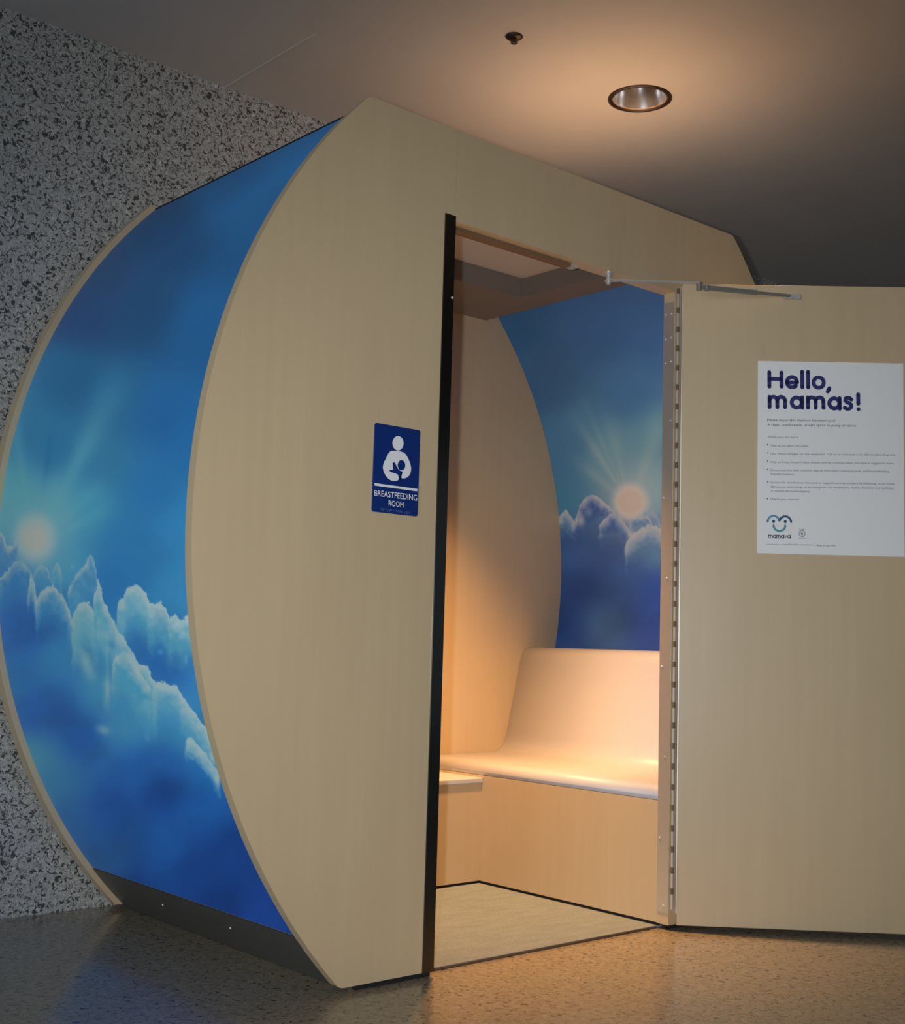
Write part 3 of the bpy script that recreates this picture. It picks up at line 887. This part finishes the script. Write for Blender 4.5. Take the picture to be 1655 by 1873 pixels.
# ------------------------------------------------------------------ notice on the door
def notice():
    U0, U1, Z0, Z1 = 0.2365, 0.6715, 1.1115, 1.6985
    root = tag(empty('door_notice', dpt(0.454, 1.1115, -0.002)), 'white printed notice reading Hello, mamas! on the open door', 'notice')
    inv = Matrix.Translation(-root.location)
    bm = bmesh.new(); box(bm, U0, U1, -0.0035, -0.0005, Z0, Z1); bm.transform(inv @ DOORM)
    build('placard', bm, M['paper'], root)
    def put(x, y, n=-0.0040):
        X = (x - 85 + 20 * (y - 60) / 1730.0) / 1313.0
        Y = (y - 60 - 14 * X) / 1732.0
        return dpt(U0 + (U1 - U0) * X, Z1 - (Z1 - Z0) * Y, n) - root.location
    w = 36
    bm = bmesh.new()
    S = lambda *p: stroke_mesh(bm, list(p), w, put)
    P = lambda p: stroke_mesh(bm, p, w, put)
    S((186, 162), (186, 293)); S((296, 164), (296, 294)); S((186, 223), (296, 224))
    P(arcp(391, 251, 46, 47, 0, 318, 26)); S((347, 253), (437, 253))
    S((484, 154), (484, 297)); S((537, 154), (537, 298))
    P(arcp(632, 253, 46, 47, 0, 360, 30))
    S((729, 303), (713, 334))
    def m_(x0, dx, yt, yb):
        r = dx / 2
        S((x0, yt), (x0, yb))
        for k in (0, 1):
            P([(x0 + dx * k, yt + r + 4)] + arcp(x0 + dx * k + r, yt + r, r, r, 180, 0, 14)); S((x0 + dx * (k + 1), yt + r), (x0 + dx * (k + 1), yb))
    m_(186, 70, 386, 479)
    P(arcp(432, 436, 45, 46, 0, 360, 30)); S((482, 388), (482, 484))
    m_(533, 70, 388, 483)
    P(arcp(771, 441, 45, 46, 0, 360, 30)); S((819, 393), (819, 489))
    P([(925, 404), (912, 393), (893, 388), (874, 394), (868, 410), (880, 425), (905, 436), (924, 452), (924, 472), (908, 487), (887, 491), (864, 479)])
    S((987, 358), (987, 442)); polyface(bm, arcp(988, 491, 18, 18, 0, 345, 16), put)
    flat_build('heading', bm, M['navy'], root)
    # introduction and list
    def lines(name, mat, items):
        bm = bmesh.new()
        for s, x, y, wd, h in items:
            text_into(bm, s, put, x, y, wd, h)
        return flat_build(name, bm, mat, root)
    lines('introduction', M['ink_dk'], [('Please enjoy this mamava lactation pod:', 165, 606, 615, 22), ('A clean, comfortable, private space to pump or nurse.', 165, 650, 805, 22)])
    lines('list_heading', M['ink'], [('While you are here:', 165, 757, 280, 18)])
    lines('list_text', M['ink'], [
        ('Clean up any spilled milk, please.', 190, 836, 345, 18),
        ('Like these images on the website? Tell us at mamava.com #breastfeeding this', 188, 908, 1122, 18),
        ('Help us keep the pod clean, please, and let us know when you have a suggestion here.', 188, 984, 1110, 18),
        ('Download the free mamava app to find other mamava pods and breastfeeding', 188, 1056, 1065, 18), ('friendly locations.', 190, 1092, 215, 18),
        ('Spread the word about the need to support nursing mothers by following us on social', 190, 1166, 1105, 18),
        ('@mamava and telling us on Instagram, for employers, health, business and wellness', 190, 1206, 1100, 18), ('at mamava #breastfeedingeasy', 190, 1243, 350, 18),
        ('Thank you, mamas!', 182, 1316, 262, 18)])
    for x, y in ((166, 820), (166, 893), (165, 966), (164, 1043), (164, 1154), (160, 1304)):
        bm = bmesh.new(); polyface(bm, arcp(x, y, 6, 6, 0, 330, 10), put)
        flat_build('bullet', bm, M['ink_dk'], root)
    # mark
    bm = bmesh.new(); stroke_mesh(bm, arcp(213, 1512, 53, 55, 178, 28, 18), 19, put); flat_build('logo_brow', bm, M['teal_lt'], root)
    bm = bmesh.new(); stroke_mesh(bm, [(262, 1496), (266, 1500)] + arcp(318, 1512, 52, 52, 152, 2, 18), 19, put); flat_build('logo_brow', bm, M['teal_dk'], root)
    bm = bmesh.new(); polyface(bm, arcp(213, 1508, 14, 14, 0, 345, 16), put); flat_build('logo_eye', bm, M['teal_dk'], root)
    bm = bmesh.new(); polyface(bm, arcp(318, 1508, 14, 14, 0, 345, 16), put); flat_build('logo_eye', bm, M['teal_dk'], root)
    bm = bmesh.new(); stroke_mesh(bm, arcp(265, 1542, 52, 50, 182, 358, 18), 19, put); flat_build('logo_smile', bm, M['teal'], root)
    bm = bmesh.new(); w2 = 6.5
    def S2(p): stroke_mesh(bm, p, w2, put)
    def m2(x):
        S2([(x, 1627), (x, 1655)])
        for k in (0, 1):
            S2([(x + 16 * k, 1638)] + arcp(x + 16 * k + 8, 1636, 8, 8, 180, 0, 8) + [(x + 16 * k + 16, 1655)])
    def a2(x):
        S2(arcp(x + 12, 1641, 12, 13, 0, 360, 16)); S2([(x + 25, 1628), (x + 25, 1655)])
    m2(168); a2(207); m2(241); a2(280); S2([(313, 1629), (322, 1654), (331, 1629)]); a2(338)
    flat_build('logo_name', bm, M['ink_dk'], root)
    bm = bmesh.new(); stroke_mesh(bm, arcp(467, 1611, 27, 27, 0, 360, 24), 5, put)
    text_into(bm, 'B', put, 457, 1625, 21, 28)
    text_into(bm, 'Certified', put, 440, 1578, 56, 9); text_into(bm, 'Corporation', put, 436, 1658, 62, 9)
    flat_build('certification_mark', bm, M['ink'], root)
    lines('small_print', M['ink'], [('mamava is a certified B corporation.', 152, 1716, 425, 13)])
    lines('origin_line', M['ink_dk'], [('Made in the USA', 592, 1722, 170, 15)])
notice()

# ------------------------------------------------------------------ room sign
def room_sign():
    x0, x1, z0, z1 = 0.0775, 0.2205, 1.128, 1.3455
    root = tag(empty('room_sign', (0.149, 0, z0)), 'navy room sign reading BREASTFEEDING ROOM with white nursing symbol', 'sign')
    rl = root.location.copy()
    bm = bmesh.new()
    r = 0.006
    out = []
    for cx, cz, a in ((x1 - r, z1 - r, 0), (x0 + r, z1 - r, 90), (x0 + r, z0 + r, 180), (x1 - r, z0 + r, 270)):
        for i in range(6):
            t = math.radians(a + 18 * i); out.append((cx + r * math.cos(t) - rl.x, cz + r * math.sin(t) - rl.z))
    prism_xz(bm, out, -0.004, -0.0003)
    build('plate', bm, M['sign_blue'], root)
    TL, TR_, BR, BL = (225, 128), (1003, 262), (947, 1730), (163, 1640)
    def put(x, y, yy=-0.0046):
        u, v = 0.5, 0.5
        for _ in range(8):       # invert the bilinear layout
            px = (1 - u) * (1 - v) * TL[0] + u * (1 - v) * TR_[0] + u * v * BR[0] + (1 - u) * v * BL[0]
            py = (1 - u) * (1 - v) * TL[1] + u * (1 - v) * TR_[1] + u * v * BR[1] + (1 - u) * v * BL[1]
            u += (x - px) / 778.0; v += (y - py - (x - px) * 0.17) / 1500.0
        return Vector((x0 + (x1 - x0) * u - rl.x, yy - rl.y, z1 - (z1 - z0) * v - rl.z))
    top = lambda x, y: put(x, y, -0.0051)
    W_ = M['sign_white']
    bm = bmesh.new(); polyface(bm, arcp(607, 480, 96, 124, 0, 350, 28), put); flat_build('symbol_head', bm, W_, root)
    bm = bmesh.new()
    polyface(bm, [(500, 610), (540, 608), (640, 618), (700, 638), (745, 675), (785, 745), (815, 820), (834, 900), (830, 960), (806, 1025), (765, 1065), (715, 1082), (675, 1080), (650, 1062), (643, 1030),
                  (640, 1000), (632, 985), (625, 1000), (622, 1030), (626, 1062), (618, 1095), (590, 1120), (545, 1126), (495, 1120), (440, 1090), (395, 1040), (362, 975), (345, 905), (350, 855), (375, 785), (410, 720), (440, 655), (470, 622)], put)
    flat_build('symbol_body', bm, W_, root)
    bm = bmesh.new()
    polyface(bm, arcp(663, 858, 66, 88, 0, 350, 24), top)
    polyface(bm, [(450, 938), (485, 934), (520, 937), (514, 880), (508, 835), (515, 810), (534, 805), (556, 822), (575, 868), (600, 915), (640, 950), (682, 966), (662, 985), (648, 1010), (642, 1040), (640, 1130), (628, 1130), (620, 1050), (600, 1018), (560, 998), (500, 982), (458, 958)], top)
    flat_build('symbol_baby', bm, M['sign_blue'], root)
    bm = bmesh.new(); polyface(bm, [(204, 1160), (942, 1262), (940, 1303), (204, 1202)], put); flat_build('divider_bar', bm, W_, root)
    # words, set along the sloped layout line
    bm = bmesh.new()
    def pl(x, y): return put(x, y + (x - 200) * 0.122)
    text_into(bm, 'BREASTFEEDING', pl, 200, 1372, 736, 98, 0.006)
    text_into(bm, 'ROOM', pl, 440, 1517, 258, 96, 0.006)
    flat_build('sign_words', bm, W_, root)
    bm = bmesh.new()
    cells = ['12', '1235', '15', '1', '234', '2345', '124', '15', '15', '145', '24', '1345', '1245', '', '1235', '135', '135', '134']
    for k, cdef in enumerate(cells):
        for ch in cdef:
            d = int(ch) - 1
            polyface(bm, arcp(312 + k * 28.5 + (d // 3) * 11, 1590 + k * 3.9 + (d % 3) * 18, 4.5, 6, 0, 300, 6), put)
    flat_build('braille_dots', bm, plain('grey_blue_dots', srgb(120, 135, 185), 0.5), root)
room_sign()
